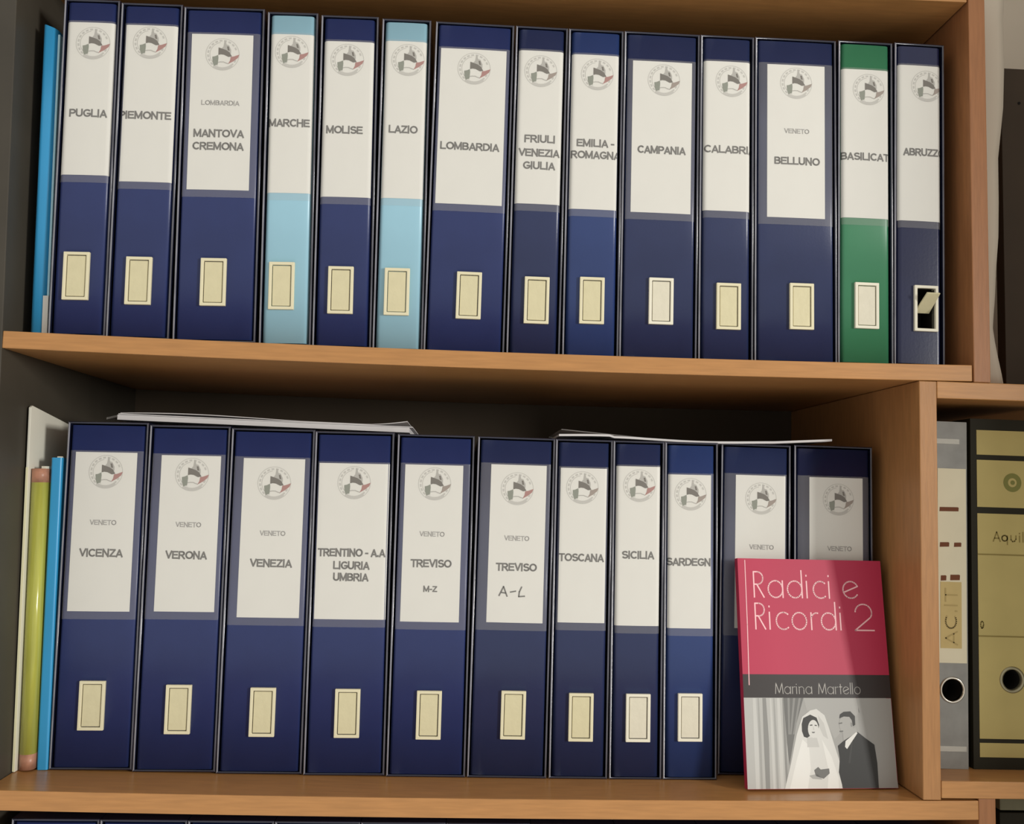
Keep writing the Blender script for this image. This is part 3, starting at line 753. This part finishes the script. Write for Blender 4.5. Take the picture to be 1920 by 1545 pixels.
# groom: head, hair, neck, collar, suit
ph([(690,1120),(740,1130),(770,1100),(785,1140),(715,1210),(695,1190)], 6, 6)
b.poly([PH(716+46*math.cos(a*0.3142), 1085+66*math.sin(a*0.3142)) for a in range(20)], -e-7*0.00003, 6)
ph([(672,1050),(676,1025),(700,1008),(742,1005),(770,1035),(771,1090),(756,1100),(750,1062),(735,1040),(700,1038)], 8, 3)
ph([(668,1078),(690,1074),(690,1082),(670,1086)], 8, 7)
ph([(672,1128),(695,1126),(694,1134),(674,1136)], 8, 7)
ph([(742,1075),(754,1078),(752,1104),(742,1100)], 9, 2)
ph([(660,1222),(700,1188),(785,1135),(830,1172),(888,1215),(903,1330),(908,1486),(686,1486),(662,1385),(670,1300)], 7, 5)
ph([(708,1192),(776,1136),(784,1142),(716,1242),(704,1228)], 8, 9)
ph([(742,1200),(752,1200),(735,1330),(722,1330)], 8, 3)
b.build('cover_photo', gm, cv)

# ------------------------------------------------------------------ right cabinet: grey binder, yellow binder, box
ZS = 0.0190
t = empty('lever_arch_binder', (0.5065, 0.0415, ZS), (0, 0.008, 0))
tag(t, 'grey marbled binder with a metal finger ring and hand-marked white label', 'binder')
GW = 0.0435
b = MB(); b.box(-GW/2, GW/2, 0, 0.28, 0, 0.357)
cov = b.build('cover', [M['grey_vinyl'], M['hole']], t)
RX, RZ = 0.0050, 0.0792
def ring_hole(o, cx, cz, r):
    c = MB(); c.prism([(cx+r*math.cos(a*math.pi/16), r*math.sin(a*math.pi/16)) for a in range(32)], -0.01, 0.03)
    for v in c.bm.verts: v.co = Vector((v.co.x, v.co.z, v.co.y+cz))
    bmesh.ops.recalc_face_normals(c.bm, faces=c.bm.faces[:])
    cut(o, c)
    for p in o.data.polygons:
        if 0.001 < p.center.y < 0.04 and math.hypot(p.center.x-cx, p.center.z-cz) < r*1.1: p.material_index = 1
def ring_mb(cx, cz, r0, r1, h):
    b = MB(); n = 40
    prof = [(r0, 0.004), (r0, -h*0.6), ((r0+r1)/2, -h), (r1, -h*0.4), (r1, 0.0004)]
    g = [[b.bm.verts.new((cx+r*math.cos(2*math.pi*i/n), y_, cz+r*math.sin(2*math.pi*i/n))) for r, y_ in prof] for i in range(n)]
    for i in range(n):
        for k in range(len(prof)-1):
            f = b.bm.faces.new((g[i][k], g[i][k+1], g[(i+1) % n][k+1], g[(i+1) % n][k])); f.smooth = True
    bmesh.ops.recalc_face_normals(b.bm, faces=b.bm.faces[:])
    return b
ring_hole(cov, RX, RZ, 0.0115)
ring_mb(RX, RZ, 0.0111, 0.0135, 0.0018).build('finger_ring', M['metal'], t)
b = MB(); b.box(-0.0100, 0.0205, -0.0004, 0.0, 0.1065, 0.3075); lab = b.build('spine_label', M['cream_paper'], t)
for x0, x1, z0, z1 in ((-0.0082, 0.0125, 0.2625, 0.2672), (-0.0080, 0.0022, 0.2255, 0.2305), (0.0072, 0.0152, 0.2258, 0.2305), (-0.0072, -0.0010, 0.1905, 0.1962), (0.0030, 0.0135, 0.1912, 0.1972)):
    b = MB()
    b.poly([(x0, z0), (x1-0.0003, z0+0.0004), (x1, z1-0.0006), (x1-0.001, z1), (x0+0.0003, z1-0.0003)], -0.0006)
    b.build('marker_stroke', M['brown_ink'], lab)
b = MB(); b.box(-0.0075, 0.0150, -0.0007, -0.0004, 0.1215, 0.1895); sl = b.build('yellowed_slip', M['old_paper'], lab)
b = MB(); add_text(b, 'AC.IT', 0.0035, 0.1540, 0.0600, 0.0135, lambda u: -0.0009, None, 0, 0.11, math.pi/2)
b.build('lettering', M['old_ink'], sl)
for z0, x1 in ((0.3335, 0.0135), (0.0175, 0.0195)):
    b = MB(); b.box(-0.0155, x1, -0.0006, -0.0002, z0, z0+0.0052); b.build('tape', M['tape'], t)

t = empty('lever_arch_binder', (0.5785, 0.0415, ZS), (0, 0.004, 0))
tag(t, 'black binder with a yellow printed spine and finger hole at the right edge', 'binder')
b = MB(); b.box(-0.0448, 0.0448, 0, 0.28, 0, 0.361)
cov = b.build('cover', [M['black_vinyl'], M['hole']], t)
b = MB(); hx0, hx1 = -0.0383, 0.0383
segs = ((0.0125, 0.0265), (0.0305, 0.2600), (0.2630, 0.3165+0.0008), (0.3235, 0.3485))
segs = ((0.0120, 0.0263), (0.0305, 0.2613), (0.2680, 0.3175), (0.3230, 0.3490))
for z0, z1 in segs: b.box(hx0, hx1, -0.0004, 0.0002, z0, z1)
pl = b.build('spine_paper', [M['yellow_paper'], M['hole']], t)
HX, HZ = -0.0030, 0.0905
ring_hole(cov, HX, HZ, 0.0105)
ring_hole(pl, HX, HZ, 0.0110)
ring_mb(HX, HZ, 0.0104, 0.0136, 0.0016).build('finger_ring', M['dull_metal'], t)
b = MB()
for z_, wd in ((0.2187, 0.0014), (0.1345, 0.0014)):
    b.poly([(hx0, z_-wd/2), (hx1, z_-wd/2), (hx1, z_+wd/2), (hx0, z_+wd/2)], -0.0006)
    b.build('ruled_line', M['olive_print'], pl); b = MB()
# handwritten heading, cut by the picture edge
k = 0.0098; x_ = -0.0215
for st in ([(0,0),(.38,1),(.76,0)], [(.16,.34),(.60,.34)], arc(1.25,.36,.30,0,360,14), [(1.55,.62),(1.55,-.30)], [(1.95,.66),(1.95,.22),(2.12,.03),(2.35,.06),(2.50,.30),(2.50,.66)], [(2.90,0),(2.90,.66)],
           [(2.90,.86),(2.91,.94)], [(3.28,0),(3.28,1.05)], arc(3.92,.33,.30,0,360,14), [(4.22,.64),(4.22,0)]):
    b.ribbon([(x_+p[0]*k, 0.2325+p[1]*k) for p in st], 0.0013, -0.0006)
b.build('handwriting', M['olive_print'], pl)
b = MB(); b.ribbon([(-0.0352,0.1425)]+[(-0.0345+0.0016*math.cos(a*0.6), 0.1460+0.0036*math.sin(a*0.6)) for a in range(11)], 0.0011, -0.0006)
b.build('round_mark', M['olive_print'], pl)
b = MB()
A = arc(0.0, 0.2945, 0.0098, 0, 360, 36); B_ = arc(0.0, 0.2945, 0.0048, 0, 360, 36)
for i in range(36):
    b.poly([A[i], A[i+1], B_[i+1], B_[i]], -0.0006, 0)
disc(b, 0.0003, 0.2945, 0.0024, -0.0006, 0)
b.build('round_stamp', M['olive_stamp'], pl)

t = empty('file_box', (0.655, 0.058, -0.3811))
tag(t, 'grey-green card box at the bottom right corner, under the yellow binder', 'box')
b = MB(); b.box(-0.085, 0.085, 0, 0.25, 0, 0.352); b.build('box_body', M['black_vinyl'], t, 0.001)
b = MB(); b.box(-0.0855, 0.0855, -0.0015, 0.252, 0.3545, 0.3665); b.build('lid', M['grey_green'], t, 0.001)

# ------------------------------------------------------------------ upper right: board and paper
t = empty('board', (0.80, 0.10, 0.4132))
tag(t, 'dark brown board standing on the right cabinet beside the bookcase', 'board')
b = MB(); b.box(-0.1895, 0.19, 0, 0.016, 0, 0.3835); bo = b.build('panel', [M['brown_board'], M['hole']], t, 0.0008)
b = MB(); b.prism([(0.0016*math.cos(a*math.pi/8), 0.0016*math.sin(a*math.pi/8)) for a in range(16)], -0.0008, 0.001)
for v in b.bm.verts: v.co = Vector((v.co.x-0.1685, v.co.z, v.co.y+0.342))
bmesh.ops.recalc_face_normals(b.bm, faces=b.bm.faces[:])
b.build('screw', M['hole'], t)

edge = [(0.4133, 0.5768), (0.4290, 0.5738), (0.4480, 0.5702), (0.4640, 0.5682), (0.4800, 0.5672), (0.4945, 0.5690), (0.5140, 0.5712), (0.5420, 0.5716), (0.5800, 0.5728), (0.6187, 0.5748), (0.6700, 0.5775), (0.7250, 0.5812), (0.7777, 0.5840), (0.83, 0.5860), (0.90, 0.5870)]
b = MB(); rows = []
for z_, xr in edge:
    row = []
    for k in range(7):
        s = k/6; x_ = 0.5350+(xr-0.5350)*s
        row.append(b.bm.verts.new((x_, 0.050+0.012*(1-s)**2+0.003*math.sin(z_*40), z_)))
    rows.append(row)
for i in range(len(rows)-1):
    for k in range(6):
        b.bm.faces.new((rows[i][k], rows[i][k+1], rows[i+1][k+1], rows[i+1][k])).smooth = True
o = b.build('paper_sheet', M['sheet_wall'] if 'sheet_wall' in M else M['wall'])
sd = o.modifiers.new('thickness', 'SOLIDIFY'); sd.thickness = 0.0004
tag(o, 'creased beige paper strip standing between the bookcase upright and the dark board', 'paper')
